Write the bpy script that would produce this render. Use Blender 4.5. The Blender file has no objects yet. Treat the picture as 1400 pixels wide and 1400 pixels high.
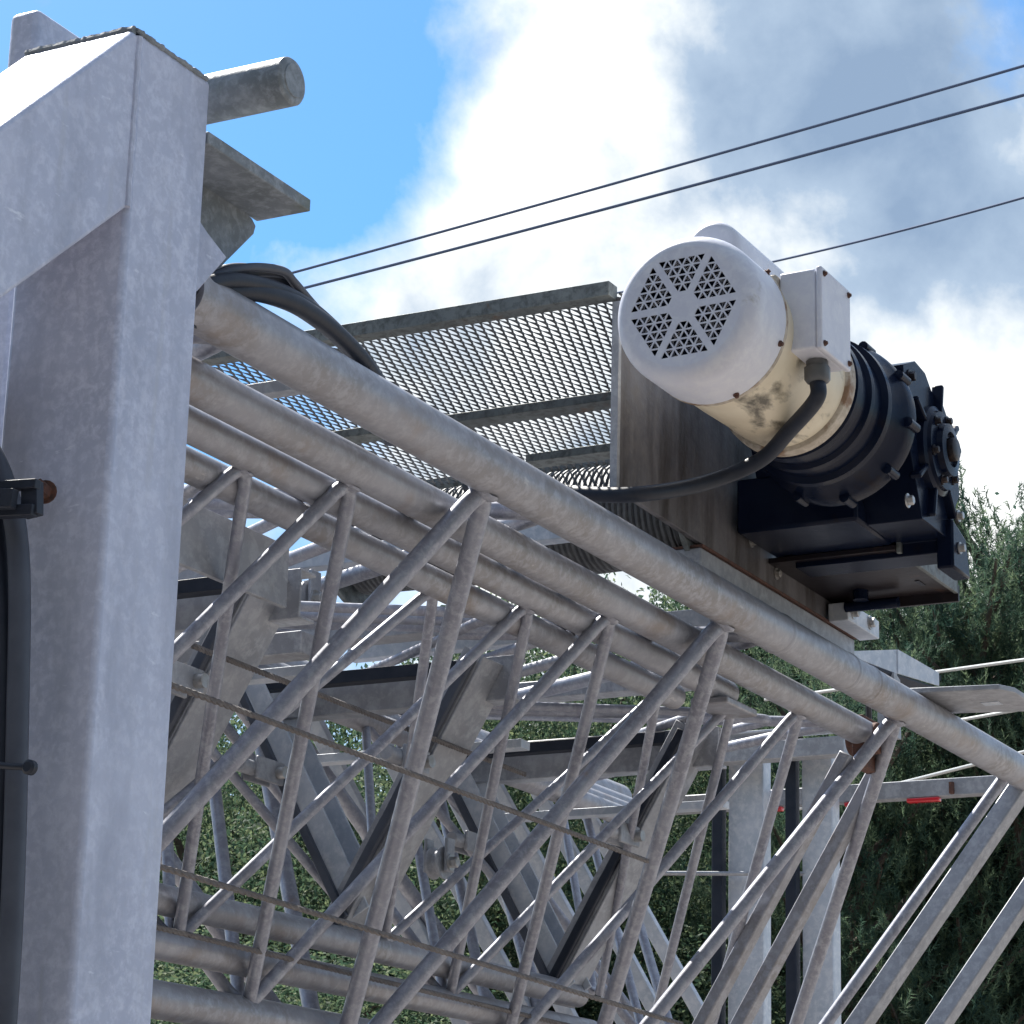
import bpy, math, random
import numpy as np
from mathutils import Vector, Matrix
random.seed(7); rng = np.random.default_rng(7)
S = bpy.context.scene
COL = S.collection
GZ = -1.6                       # ground level; the eye is at the origin

# ------------------------------------------------------------------ camera
AX = [(0.4675, -0.2571, -0.8458), (-0.8836, -0.1085, -0.4555), (0.0254, 0.9603, -0.2779)]
cx_ = Vector([AX[i][0] for i in range(3)]).normalized()
cz_ = Vector([AX[i][2] for i in range(3)]).normalized()
cy_ = cz_.cross(cx_).normalized(); cx_ = cy_.cross(cz_).normalized()
FPX = 3618.0
cam = bpy.data.cameras.new('camera'); camo = bpy.data.objects.new('camera', cam); COL.objects.link(camo)
cam.sensor_width = 36; cam.lens = 36 * FPX / 1400; cam.clip_end = 3000; cam.clip_start = 0.05
camo.matrix_world = Matrix(((cx_.x, cy_.x, cz_.x, 0), (cx_.y, cy_.y, cz_.y, 0), (cx_.z, cy_.z, cz_.z, 0), (0, 0, 0, 1)))
S.camera = camo
S.view_settings.view_transform = 'Standard'; S.view_settings.look = 'None'
S.view_settings.exposure = 1.3; S.view_settings.gamma = 1
S.render.engine = 'CYCLES'

def ray(px, py):
    return (cx_ * ((px - 700) / FPX) - cy_ * ((py - 700) / FPX) - cz_)
def at(px, py, X=None, Y=None, Z=None):
    d = ray(px, py)
    t = X / d.x if X is not None else (Y / d.y if Y is not None else Z / d.z)
    return d * t

# ------------------------------------------------------------------ sun and sky
SUN_EL, SUN_AZ = math.radians(54), math.radians(60)      # azimuth measured from +X towards +Y
sd = Vector((math.cos(SUN_EL) * math.cos(SUN_AZ), math.cos(SUN_EL) * math.sin(SUN_AZ), math.sin(SUN_EL)))
sun = bpy.data.lights.new('sun', 'SUN'); sun.energy = 5.0; sun.angle = math.radians(0.5); sun.color = (1, .955, .88)
suno = bpy.data.objects.new('sun', sun); COL.objects.link(suno)
suno.rotation_euler = sd.to_track_quat('Z', 'Y').to_euler(); suno.location = sd * 30

W = bpy.data.worlds.new('World'); S.world = W; W.use_nodes = True
nt = W.node_tree; nt.nodes.clear()
def N(t, typ, **k):
    n = t.nodes.new(typ)
    for a, b in k.items():
        if a.startswith('i_'):
            key = a[2:]; n.inputs[int(key) if key.isdigit() else key.replace('_', ' ')].default_value = b
        else: setattr(n, a, b)
    return n
def L(t, a, b): t.links.new(a, b)
def M_(t, op, a, b=None, clamp=False):
    n = t.nodes.new('ShaderNodeMath'); n.operation = op; n.use_clamp = clamp
    for i, v in enumerate((a, b)):
        if v is None: continue
        if isinstance(v, (int, float)): n.inputs[i].default_value = v
        else: t.links.new(v, n.inputs[i])
    return n.outputs[0]
def MIX(t, f, a, b, mode='MIX'):
    n = t.nodes.new('ShaderNodeMix'); n.data_type = 'RGBA'; n.blend_type = mode
    for s, v in ((n.inputs[0], f), (n.inputs[6], a), (n.inputs[7], b)):
        if isinstance(v, (int, float)): s.default_value = v
        elif isinstance(v, tuple): s.default_value = v if len(v) == 4 else v + (1,)
        else: t.links.new(v, s)
    return n.outputs[2]
def RAMP(t, f, pts):
    n = t.nodes.new('ShaderNodeValToRGB'); L(t, f, n.inputs[0])
    el = n.color_ramp.elements
    while len(el) < len(pts): el.new(.5)
    for e, (p, c) in zip(el, pts):
        e.position = p; e.color = (c, c, c, 1) if isinstance(c, (int, float)) else tuple(c) + (1,)
    return n.outputs[0]

SKYS = 0.084
out = N(nt, 'ShaderNodeOutputWorld'); bg = N(nt, 'ShaderNodeBackground'); bg.inputs[1].default_value = SKYS
L(nt, bg.outputs[0], out.inputs[0])
sky = N(nt, 'ShaderNodeTexSky', sky_type='NISHITA', sun_disc=False, sun_elevation=SUN_EL,
        sun_rotation=math.pi / 2 - SUN_AZ, air_density=1.0, dust_density=0.6, ozone_density=2.5)
hs = N(nt, 'ShaderNodeHueSaturation'); hs.inputs['Hue'].default_value = .497; hs.inputs['Saturation'].default_value = 1.42; hs.inputs['Value'].default_value = .92
L(nt, sky.outputs[0], hs.inputs['Color'])
tc = N(nt, 'ShaderNodeTexCoord'); dirv = tc.outputs['Generated']
def noise(t, vec, scale, detail=6, rough=.55, dist=0.0, off=None):
    n = N(t, 'ShaderNodeTexNoise'); n.inputs['Scale'].default_value = scale; n.inputs['Detail'].default_value = detail
    n.inputs['Roughness'].default_value = rough; n.inputs['Distortion'].default_value = dist
    if off:
        m = N(t, 'ShaderNodeMapping'); m.inputs['Location'].default_value = off; L(t, vec, m.inputs[0]); vec = m.outputs[0]
    L(t, vec, n.inputs['Vector']); return n.outputs['Fac']
def lobe(px, py, sig, amp):
    d = ray(px, py).normalized()
    v = N(nt, 'ShaderNodeVectorMath', operation='DOT_PRODUCT'); L(nt, dirv, v.inputs[0]); v.inputs[1].default_value = d
    k = 1 / (sig / FPX) ** 2
    e = M_(nt, 'EXPONENT', M_(nt, 'MULTIPLY', M_(nt, 'SUBTRACT', v.outputs['Value'], 1.0), k))
    return M_(nt, 'MULTIPLY', e, amp)
def SUM(l):
    a = l[0]
    for b in l[1:]: a = M_(nt, 'ADD', a, b)
    return a
n1 = noise(nt, dirv, 11, 12, .57, .12); n2 = noise(nt, dirv, 3.0, 3, .5, 0, (3, 1, 2))
# where this day's clouds stand in the sky
cover = SUM([M_(nt, 'MULTIPLY', M_(nt, 'SUBTRACT', n1, .5), 3.1), M_(nt, 'MULTIPLY', M_(nt, 'SUBTRACT', n2, .45), 1.2),
             lobe(860, 60, 150, .85), lobe(1150, 230, 260, .75), lobe(1250, 470, 220, .6), lobe(900, 330, 200, .45), lobe(700, 330, 130, .25),
             lobe(1390, 640, 110, .5), lobe(350, 60, 280, -.95), lobe(720, 520, 230, .7), lobe(480, 520, 130, .35), lobe(60, 300, 260, -.55), lobe(540, 260, 130, .22), lobe(400, 300, 90, -.1)])
cmask = RAMP(nt, M_(nt, 'ADD', cover, .42), [(0.08, 0), (.45, .5), (.8, 1)])
shade = SUM([M_(nt, 'MULTIPLY', M_(nt, 'SUBTRACT', noise(nt, dirv, 12, 10, .56, .15, (7, 2, 5)), .5), 3.0),
             lobe(1240, 130, 230, .95), lobe(1010, 190, 90, .3), lobe(870, 250, 60, .3), lobe(1330, 320, 90, .25),
             lobe(760, 90, 130, -.6), lobe(1020, 20, 90, -.4), lobe(1280, 480, 140, -.5), lobe(720, 260, 60, -.3), lobe(1100, 360, 80, -.3)])
ccol = RAMP(nt, M_(nt, 'MULTIPLY', M_(nt, 'ADD', shade, .34), .8), [(0.0, (6.2, 6.3, 6.3)), (.28, (4.7, 5.0, 5.2)), (.58, (2.3, 2.95, 3.8)), (1, (1.5, 2.1, 3.0))])
L(nt, MIX(nt, cmask, hs.outputs[0], ccol), bg.inputs[0])

# ------------------------------------------------------------------ materials
def mat(name, col, *a_, scratch=None, **k_):
    m = mat0(name, col, *a_, **k_)
    if scratch:                 # sparse pale scuffs and run marks in the zinc
        t = m.node_tree; p = t.nodes['Principled BSDF']; src = p.inputs['Base Color'].links[0].from_socket
        vec = N(t, 'ShaderNodeTexCoord').outputs['Object']
        for st, sc_, lo_, hi_, col2 in ((( 1, 1, 3.2), 17, .66, .72, scratch), ((3, 3, .25), 7, .62, .80, tuple(c * .62 for c in scratch))):
            mp = N(t, 'ShaderNodeMapping'); mp.inputs['Scale'].default_value = st; L(t, vec, mp.inputs[0])
            f = RAMP(t, noise(t, mp.outputs[0], sc_, 5, .65, .1, (2, 5, 8)), [(lo_, 0), (hi_, .8)]); src = MIX(t, f, src, col2)
        L(t, src, p.inputs['Base Color'])
    return m
def mat0(name, col, rough=.5, metal=0.0, var=None, vscale=12, var2=None, v2scale=40, bump=0.0, bscale=80, dirt=None, dscale=5, dthr=(.55, .7),
        stretch=None, spec=.5, rvar=.0, trans=0):
    m = bpy.data.materials.new(name); m.use_nodes = True; t = m.node_tree
    p = t.nodes['Principled BSDF']; p.inputs['Roughness'].default_value = rough; p.inputs['Metallic'].default_value = metal
    p.inputs['Specular IOR Level'].default_value = spec
    vec = N(t, 'ShaderNodeTexCoord').outputs['Object']
    if stretch:
        mp = N(t, 'ShaderNodeMapping'); mp.inputs['Scale'].default_value = stretch; L(t, vec, mp.inputs[0]); vec2 = mp.outputs[0]
    else: vec2 = vec
    c = tuple(col) + (1,)
    if var is not None:
        f = RAMP(t, noise(t, vec, vscale, 5, .6), [(.35, 0), (.65, 1)]); c = MIX(t, f, c, tuple(var))
    if var2 is not None:
        f = RAMP(t, noise(t, vec, v2scale, 6, .7, .3, (4, 4, 1)), [(.45, 0), (.62, 1)]); c = MIX(t, f, c, tuple(var2))
    if dirt is not None:
        f = RAMP(t, noise(t, vec2, dscale, 7, .62, .2, (1, 9, 3)), [(dthr[0], 0), (dthr[1], 1)]); c = MIX(t, f, c, tuple(dirt))
    if isinstance(c, tuple): p.inputs['Base Color'].default_value = c
    else: L(t, c, p.inputs['Base Color'])
    if rvar:
        r = RAMP(t, noise(t, vec, v2scale * .7, 4, .6), [(.3, rough - rvar), (.7, rough + rvar)]); L(t, r, p.inputs['Roughness'])
    if bump:
        b = N(t, 'ShaderNodeBump'); b.inputs['Strength'].default_value = bump; b.inputs['Distance'].default_value = .004
        L(t, noise(t, vec, bscale, 5, .65), b.inputs['Height']); L(t, b.outputs[0], p.inputs['Normal'])
    return m
GALV = mat('galvanised_post', (.47, .51, .64), .52, .12, (.38, .42, .55), 3.2, (.53, .57, .70), 75, .25, 150, (.30, .33, .43), 9, (.5, .74), (1, 1, .22), .5, .1, scratch=(.66, .70, .80))
GALVB = mat('galvanised_brace', (.42, .45, .51), .5, .25, (.34, .37, .44), 7, (.48, .51, .57), 40, .25, 100, (.25, .28, .33), 6, (.62, .72), None, .5, .1)
TUBE = mat('weathered_galvanised_tube', (.27, .28, .32), .42, .25, (.21, .205, .215), 7, (.31, .32, .36), 60, .05, 260, (.20, .155, .125), 6, (.56, .78), None, .5, .1, scratch=(.40, .40, .42))
ROD = mat('galvanised_rod', (.27, .285, .34), .42, .3, (.20, .205, .25), 12, (.33, .345, .395), 80, .06, 260, (.24, .17, .125), 8, (.66, .76), None, .5, .1)
CHAN = mat('galvanised_channel', (.29, .305, .34), .5, .15, (.23, .24, .265), 10, (.35, .365, .40), 50, .15, 100, (.22, .19, .16), 6, (.66, .78), None, .5, .08)
LCHAN = mat('bright_galvanised_channel', (.46, .50, .57), .5, .1, (.38, .43, .5), 12, (.54, .57, .62), 50, .2, 100)
MESHM = mat('mesh_steel', (.10, .11, .125), .55, .3, (.15, .16, .17), 20)
ANGLE = mat('angle_steel_dark', (.13, .15, .16), .6, .2, (.19, .21, .21), 12, (.08, .09, .09), 60, .3, 90, (.14, .09, .06), 14, (.6, .7))
MOSS = mat('greened_steel', (.19, .215, .245), .6, .1, (.13, .15, .165), 14, (.25, .28, .31), 60, .2, 120, (.10, .12, .075), 6, (.55, .72))
WHITE = mat('white_enamel_sky_tint', (.55, .57, .65), .42, 0, (.49, .51, .59), 6, (.58, .60, .66), 50, .06, 60, (.22, .19, .13), 13, (.66, .80))  # same white paint as the motor body; cool sky shade put into the colour
WHITE_WARM = mat('white_enamel_bounce_tint', (.66, .60, .47), .42, 0, (.55, .48, .36), 8, None, 40, .1, 50, (.085, .075, .055), 16, (.53, .66), (.6, 1.2, 1.2))  # yellowed white paint with warm ground bounce mixed into its colour
GRIME = mat('grimy_flange', (.42, .37, .30), .6, .1, (.30, .26, .21), 18, (.50, .45, .38), 60, .5, 90, (.20, .12, .07), 20, (.52, .62))
BLACK = mat('black_gloss_paint', (.003, .006, .018), .24, 0, (.006, .010, .024), 12, None, 40, .10, 60, (.012, .008, .009), 12, (.60, .74), None, .09)
BLACKM = mat('black_brown_paint', (.009, .008, .013), .42, 0, (.016, .012, .014), 10, None, 40, .15, 60, (.05, .03, .025), 14, (.6, .7), None, .3)
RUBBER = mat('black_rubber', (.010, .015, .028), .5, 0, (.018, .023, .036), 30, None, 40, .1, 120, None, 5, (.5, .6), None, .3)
RUST = mat('rusty_steel', (.09, .042, .032), .8, .1, (.14, .06, .04), 60, (.06, .035, .03), 140, .5, 200)
PLATE = mat('winch_plate', (.095, .094, .105), .5, .2, (.135, .13, .14), 10, (.14, .135, .14), 40, .25, 100, (.045, .038, .036), 11, (.46, .62), (1, 1, .16), .5, .1)
ROPE = mat('wire_rope', (.10, .105, .115), .5, .5, (.16, .165, .17), 60, None, 40, .8, 500)
ROPED = mat('rusty_wire_rope', (.17, .155, .15), .6, .2, (.11, .10, .10), 60, None, 40, .8, 500)
WIRE = mat('overhead_wire', (.08, .11, .19), .8, 0, spec=.1)
WIREW = mat('bright_wire', (.55, .57, .57), .4, .4)
BOLTM = mat('zinc_bolt', (.42, .43, .44), .38, .6, (.28, .26, .24), 60)
RED = mat('red_lens', (.55, .02, .03), .25); RED.node_tree.nodes['Principled BSDF'].inputs['Coat Weight'].default_value = .5
BARK = mat('pine_bark', (.10, .075, .06), .9, 0, (.06, .045, .035), 12, None, 40, .6, 40)
GROUND = mat('gravel_ground', (.25, .225, .205), .95, 0, (.19, .175, .16), .6, (.30, .27, .245), 6, .5, 30, (.17, .15, .14), .25, (.5, .62))
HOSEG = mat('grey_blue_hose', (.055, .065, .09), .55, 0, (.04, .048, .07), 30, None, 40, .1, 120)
GLAND = mat('grey_gland', (.07, .075, .085), .4, .0, (.10, .105, .11), 40)

def foliage(name, a, b, c, tr=.3):
    m = bpy.data.materials.new(name); m.use_nodes = True; t = m.node_tree; t.nodes.remove(t.nodes['Principled BSDF'])
    o = t.nodes['Material Output']
    vec = N(t, 'ShaderNodeTexCoord').outputs['Object']
    at_ = N(t, 'ShaderNodeAttribute', attribute_name='tone', attribute_type='GEOMETRY')
    f = RAMP(t, noise(t, vec, 1.3, 4, .6), [(.35, 0), (.65, 1)])
    col = MIX(t, f, a + (1,), b + (1,)); col = MIX(t, at_.outputs['Fac'], col, c + (1,))
    d = N(t, 'ShaderNodeBsdfPrincipled'); d.inputs['Roughness'].default_value = .7; d.inputs['Specular IOR Level'].default_value = .15; L(t, col, d.inputs['Base Color'])
    tl = N(t, 'ShaderNodeBsdfTranslucent'); L(t, col, tl.inputs[0])
    mx = N(t, 'ShaderNodeMixShader'); mx.inputs[0].default_value = tr
    L(t, d.outputs[0], mx.inputs[1]); L(t, tl.outputs[0], mx.inputs[2]); L(t, mx.outputs[0], o.inputs[0])
    return m
PINE = foliage('pine_needles', (.030, .068, .056), (.065, .11, .07), (.19, .25, .14), .45)
LEAF = foliage('broad_leaves', (.034, .070, .046), (.055, .098, .06), (.19, .23, .12), .45)

# ------------------------------------------------------------------ builders
class MB:
    def __init__(s): s.v = []; s.f = []
    def add(s, vs, fs):
        o = len(s.v); s.v += [tuple(v) for v in vs]; s.f += [tuple(i + o for i in f) for f in fs]; return s
    def box(s, x0, x1, y0, y1, z0, z1):
        return s.obox(Vector(((x0 + x1) / 2, (y0 + y1) / 2, (z0 + z1) / 2)), Vector((1, 0, 0)), Vector((0, 1, 0)), Vector((0, 0, 1)),
                      abs(x1 - x0) / 2, abs(y1 - y0) / 2, abs(z1 - z0) / 2)
    def obox(s, c, a, b, n, ha, hb, hn):
        vs = [c + a * (i * ha) + b * (j * hb) + n * (k * hn) for i in (-1, 1) for j in (-1, 1) for k in (-1, 1)]
        return s.add(vs, [(0, 1, 3, 2), (4, 6, 7, 5), (0, 4, 5, 1), (2, 3, 7, 6), (0, 2, 6, 4), (1, 5, 7, 3)])
    def bar(s, p, q, w, h, up=(0, 0, 1)):       # rectangular bar from p to q; w across, h along up
        p = Vector(p); q = Vector(q); a = (q - p); l = a.length; a.normalize()
        b = Vector(up).cross(a).normalized(); n = a.cross(b).normalized()
        return s.obox((p + q) / 2, a, b, n, l / 2, w / 2, h / 2)
    def prism(s, pts, d):                        # polygon pts extruded by vector d
        n = len(pts); d = Vector(d); pts = [Vector(p) for p in pts]
        return s.add(pts + [p + d for p in pts], [tuple(range(n))[::-1], tuple(range(n, 2 * n))] + [(i, (i + 1) % n, n + (i + 1) % n, n + i) for i in range(n)])
    def tube(s, path, r, seg=16, caps=True):
        path = [Vector(p) for p in path]; n = len(path); rs = r if isinstance(r, (list, tuple)) else [r] * n
        t0 = (path[1] - path[0]).normalized(); u = t0.orthogonal().normalized(); vs = []
        for i, p in enumerate(path):
            t = ((path[min(i + 1, n - 1)] - path[max(i - 1, 0)])).normalized()
            u = (u - t * u.dot(t)).normalized(); w = t.cross(u)
            vs += [p + (u * math.cos(2 * math.pi * k / seg) + w * math.sin(2 * math.pi * k / seg)) * rs[i] for k in range(seg)]
        fs = [(i * seg + k, i * seg + (k + 1) % seg, (i + 1) * seg + (k + 1) % seg, (i + 1) * seg + k) for i in range(n - 1) for k in range(seg)]
        if caps: fs += [tuple(range(seg))[::-1], tuple(range((n - 1) * seg, n * seg))]
        return s.add(vs, fs)
    def lathe(s, o, axis, prof, seg=40):         # prof: (distance along axis, radius)
        o = Vector(o); a = Vector(axis).normalized(); u = a.orthogonal().normalized(); w = a.cross(u); vs = []
        for d, r in prof:
            vs += [o + a * d + (u * math.cos(2 * math.pi * k / seg) + w * math.sin(2 * math.pi * k / seg)) * r for k in range(seg)]
        n = len(prof)
        fs = [(i * seg + k, i * seg + (k + 1) % seg, (i + 1) * seg + (k + 1) % seg, (i + 1) * seg + k) for i in range(n - 1) for k in range(seg)]
        fs += [tuple(range(seg))[::-1], tuple(range((n - 1) * seg, n * seg))]
        return s.add(vs, fs)
    def build(s, name, m, parent=None, bevel=0, seg=2, smooth=True):
        me = bpy.data.meshes.new(name); me.from_pydata(s.v, [], s.f)
        if parent is not None:
            off = parent.matrix_basis.translation.copy(); q = parent.parent
            while q is not None: off += q.matrix_basis.translation; q = q.parent
            me.transform(Matrix.Translation(-off))
        me.update(); me.materials.append(m)
        import bmesh
        bm = bmesh.new(); bm.from_mesh(me); bmesh.ops.recalc_face_normals(bm, faces=bm.faces); bm.to_mesh(me); bm.free()
        if smooth:
            me.polygons.foreach_set('use_smooth', [True] * len(me.polygons)); me.set_sharp_from_angle(angle=math.radians(38))
        o = bpy.data.objects.new(name, me); COL.objects.link(o)
        if parent is not None: o.parent = parent
        if bevel:
            b = o.modifiers.new('bevel', 'BEVEL'); b.width = bevel; b.segments = seg; b.limit_method = 'ANGLE'; b.angle_limit = math.radians(50)
            b.harden_normals = False
        return o
def spline(pts, n=10):
    pts = [Vector(p) for p in pts]; P_ = [pts[0] * 2 - pts[1]] + pts + [pts[-1] * 2 - pts[-2]]; o = []
    for i in range(1, len(P_) - 2):
        for k in range(n):
            t = k / n; a, b, c, d = P_[i - 1:i + 3]
            o.append(.5 * ((2 * b) + (c - a) * t + (2 * a - 5 * b + 4 * c - d) * t * t + (3 * b - a - 3 * c + d) * t ** 3))
    return o + [pts[-1]]
def tag(o, label=None, cat=None, group=None, kind=None):
    for k, v in (('label', label), ('category', cat), ('group', group), ('kind', kind)):
        if v: o[k] = v
    return o
def thing(name, label, cat, loc=(0, 0, 0), group=None):
    o = bpy.data.objects.new(name, None); COL.objects.link(o); o.location = loc; o.empty_display_size = .1
    return tag(o, label, cat, group)
def bolt(parent, p, axis, r=.008, h=.008, m=None, name='bolt'):
    b = MB(); p = Vector(p); a = Vector(axis).normalized()
    b.lathe(p, a, [(0, r * 1.5), (.002, r * 1.5)], 16); b.lathe(p + a * .002, a, [(0, r), (h, r), (h + .001, r * .85)], 6)
    return b.build(name, m or BOLTM, parent)

# ------------------------------------------------------------------ ground
g = MB(); g.add([(-400, -400, GZ), (900, -400, GZ), (900, 900, GZ), (-400, 900, GZ)], [(0, 1, 2, 3)])
tag(g.build('ground', GROUND, smooth=False), kind='structure')

# ------------------------------------------------------------------ near support post
YP = 1.607
post = thing('support_post', 'large galvanised box steel post with diagonal brace filling the left side', 'post', (2.17, 1.68, GZ))
MB().box(2.105, 2.2425, YP, YP + .148, GZ, 1.2875).build('column', GALV, post, .007, 3)
# head where the brace runs into the column: both near faces are flush
h = [0, (1.9, .90)]
h = [(2.104, 1.082), h[1], (-.55, -1.45), (-.75, -1.43), (1.8897, 1.0869), (2.092, 1.283), (2.104, 1.2835)]
MB().prism([(x, YP, z) for x, z in h], (0, .148, 0)).build('brace', GALV, post, .005, 3)
w = MB(); w.tube([(2.1045 + .0008 * math.sin(i * 1.7), YP + .0015, 1.083 + i * .0099) for i in range(21)], [.0042 + .0008 * random.random() for i in range(21)], 8)
w.build('weld_seam', GALV, post)
w = MB(); w.tube(spline([(2.097, YP + .002 + i * .0145, 1.2865 + .0015 * random.random()) for i in range(11)], 4), [.004 + .0018 * random.random() for i in range(41)], 8)
w.tube(spline([(2.10 + i * .0135, YP + .001, 1.2865 + .0012 * random.random()) for i in range(11)], 4), [.0022 + .002 * random.random() for i in range(41)], 8)
w.build('weld_bead', MOSS, post)
MB().box(2.1, 2.238, YP + .004, YP + .144, 1.288, 1.2925).build('end_cap', MOSS, post, .002)
MB().box(2.225, 2.335, 1.85, 1.893, GZ, 1.425).build('rear_column', GALV, post, .008, 3)
MB().box(2.2425, 2.30, 1.76, 1.85, -.2, -.08).build('tie_plate', GALV, post, .003)
# cross pipe through the head
bp = MB(); bp.lathe((2.32, 1.548, 1.3105), (0, 1, 0), [(0, .022), (.0015, .0265), (.004, .0285), (.42, .0285)], 40)
bp.build('cross_pipe', MOSS, post)
MB().lathe((2.32, 1.5465, 1.3105), (0, 1, 0), [(0, .0195), (.0035, .021)], 36).build('pipe_cap', MOSS, post)
# tee bracket
za = 1.2118
MB().prism([(2.2427, 1.607, za), (2.4585, 1.607, za), (2.4585, 1.683, za), (2.2427, 1.683, za)], (0, 0, .0155)).build('bracket_flange', MOSS, post, .0015)
pl = [at(x, y, Y=1.68) for x, y in [(280, 236), (345, 299), (350, 309), (347, 320), (309, 358), (262, 412)]]
MB().prism(pl, (0, .008, 0)).build('bracket_web', MOSS, post, .001)
pl = [at(x, y, Y=1.612) for x, y in [(262, 285), (284, 318), (310, 352), (270, 398), (258, 398)]]
MB().prism(pl, (0, .007, 0)).build('gusset', GALV, post, .001)

# conduits running down the front of the post
cd = thing('conduit', 'dark vertical conduit hose clamped to the left edge of the big post', 'conduit', (2.02, 1.72, GZ))
X0 = 2.04
pts = [at(-70, 470, X=X0), at(-40, 570, X=X0), at(-4, 650, X=X0), at(20, 760, X=X0), at(22, 1000, X=X0), at(10, 1250, X=X0), at(-4, 1480, X=X0)]
low = Vector((X0, pts[-1].y, GZ))
for dp, r_h in (((0, -.004, 0), .0115), ((.006, .022, 0), .0105), ((-.006, .044, 0), .013), ((.02, .012, 0), .009)):
    dp = Vector(dp); wob = [p + dp + Vector((0, .0025 * math.sin(q * 2.1 + dp.y * 90), 0)) for q, p in enumerate(pts)]
    MB().tube(spline(wob) + [low + dp], r_h, 16).build('hose', RUBBER if dp.y > .01 else HOSEG, cd)
c1 = at(10, 680, X=X0)
k = MB(); k.bar(at(-40, 668, X=X0 - .03), at(52, 662, X=X0 - .03), .010, .010); k.bar(at(-40, 702, X=X0 - .03), at(48, 698, X=X0 - .03), .012, .012)
k.bar(at(-40, 684, X=X0 - .045), at(20, 682, X=X0 - .045), .01, .02); k.bar(at(44, 660, X=X0 - .025), at(44, 706, X=X0 - .025), .012, .02, (0, 1, 0)); k.build('clamp', RUBBER, cd, .001)
bolt(cd, at(62, 673, X=X0 + .045), (-.9, -.3, 0), .0085, .02, RUST)
k = MB(); q1 = at(-20, 1043, X=X0 - .034); q2 = at(40, 1049, X=X0 - .034); k.tube(spline([q1, (q1 + q2) / 2 + Vector((0, 0, -.001)), q2]), .0035, 10)
k.lathe(q2 - Vector((.004, 0, 0)), (1, 0, 0), [(0, .005), (.002, .0075), (.008, .0075), (.01, .005)], 16); k.build('strap', RUBBER, cd)
hz = thing('hose', 'loose black hose bundle hanging at the far left edge behind the brace', 'hose', (2.35, 1.86, GZ))
for dx, r in ((0, .022), (-.05, .018), (.05, .02)):
    p = [at(-30 + dx * 300, 380, X=2.42), at(4 + dx * 300, 500, X=2.42), at(6 + dx * 200, 700, X=2.42), at(-4 + dx * 200, 1000, X=2.42), at(-8 + dx * 200, 1450, X=2.42)]
    MB().tube(spline(p) + [Vector((2.42, p[-1].y, GZ))], r, 14).build('hose_run', RUBBER, hz)

# ------------------------------------------------------------------ telescoping tower: four nested triangular sections
Y1, Z1, SD = 1.6568, 1.053, .945
YC, ZC, R0 = Y1 + SD / 2, Z1 - SD / 2 / 3 ** .5, SD / 3 ** .5
DIRS = {'A': (-math.cos(math.pi / 6), .5), 'B': (math.cos(math.pi / 6), .5), 'C': (0, -1.0)}
def leg(w, d):
    a = DIRS[w]; return YC + (R0 - d) * a[0], ZC + (R0 - d) * a[1]
SEC = [  # offsets of the legs towards the axis (A, B, C), leg radius, rod radius, apex phase, bay, leg ends
    dict(d=(0, 0, .03), r=.034, rr=.0134, ap=3.02, bay=.812, xa=(2.275, 6.3), xb=(2.35, 5.38), xc=(2.3, 6.3),
         lab='outermost and thickest galvanised lattice section with long near pipe under the motor', na=(2.22, 5.4)),
    dict(d=(.094, .09, .115), r=.0262, rr=.0101, ap=2.80, bay=.775, xa=(2.27, 4.66), xb=(2.4, 5.3), xc=(2.3, 4.4),
         lab='second lattice section nested just inside the outermost pipe frame', na=(2.0, 4.5)),
    dict(d=(.150, .15, .19), r=.0222, rr=.0088, ap=2.625, bay=.765, xa=(2.27, 4.12), xb=(2.4, 5.2), xc=(2.3, 4.3),
         lab='third lattice section between the second and innermost pipes, brown streaked', na=(1.9, 4.2)),
    dict(d=(.203, .22, .25), r=.0213, rr=.008, ap=2.42, bay=.76, xa=(2.27, 4.0), xb=(2.4, 5.1), xc=(2.3, 4.25),
         lab='innermost and thinnest lattice section of the nested tower', na=(2.0, 4.1)),
]
def hairpin(P1, A, P2, r, bend=.022):
    P1, A, P2 = Vector(P1), Vector(A), Vector(P2)
    u = (P1 - A).normalized(); v = (P2 - A).normalized(); k = bend / max(.2, math.tan(u.angle(v) / 2))
    k = min(k, .07); s, e = A + u * k, A + v * k; arc = []
    for i in range(9):
        t = i / 8; arc.append(s * (1 - t) ** 2 + A * 2 * t * (1 - t) + e * t * t)
    return [P1] + arc + [P2]
def turn(a):          # roll of the square tubes about their length
    a = a.normalized(); v = Vector((.85, .455, .278)); v = (v - a * v.dot(a)).normalized(); return v * math.cos(.75) + a.cross(v) * math.sin(.75)
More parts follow.
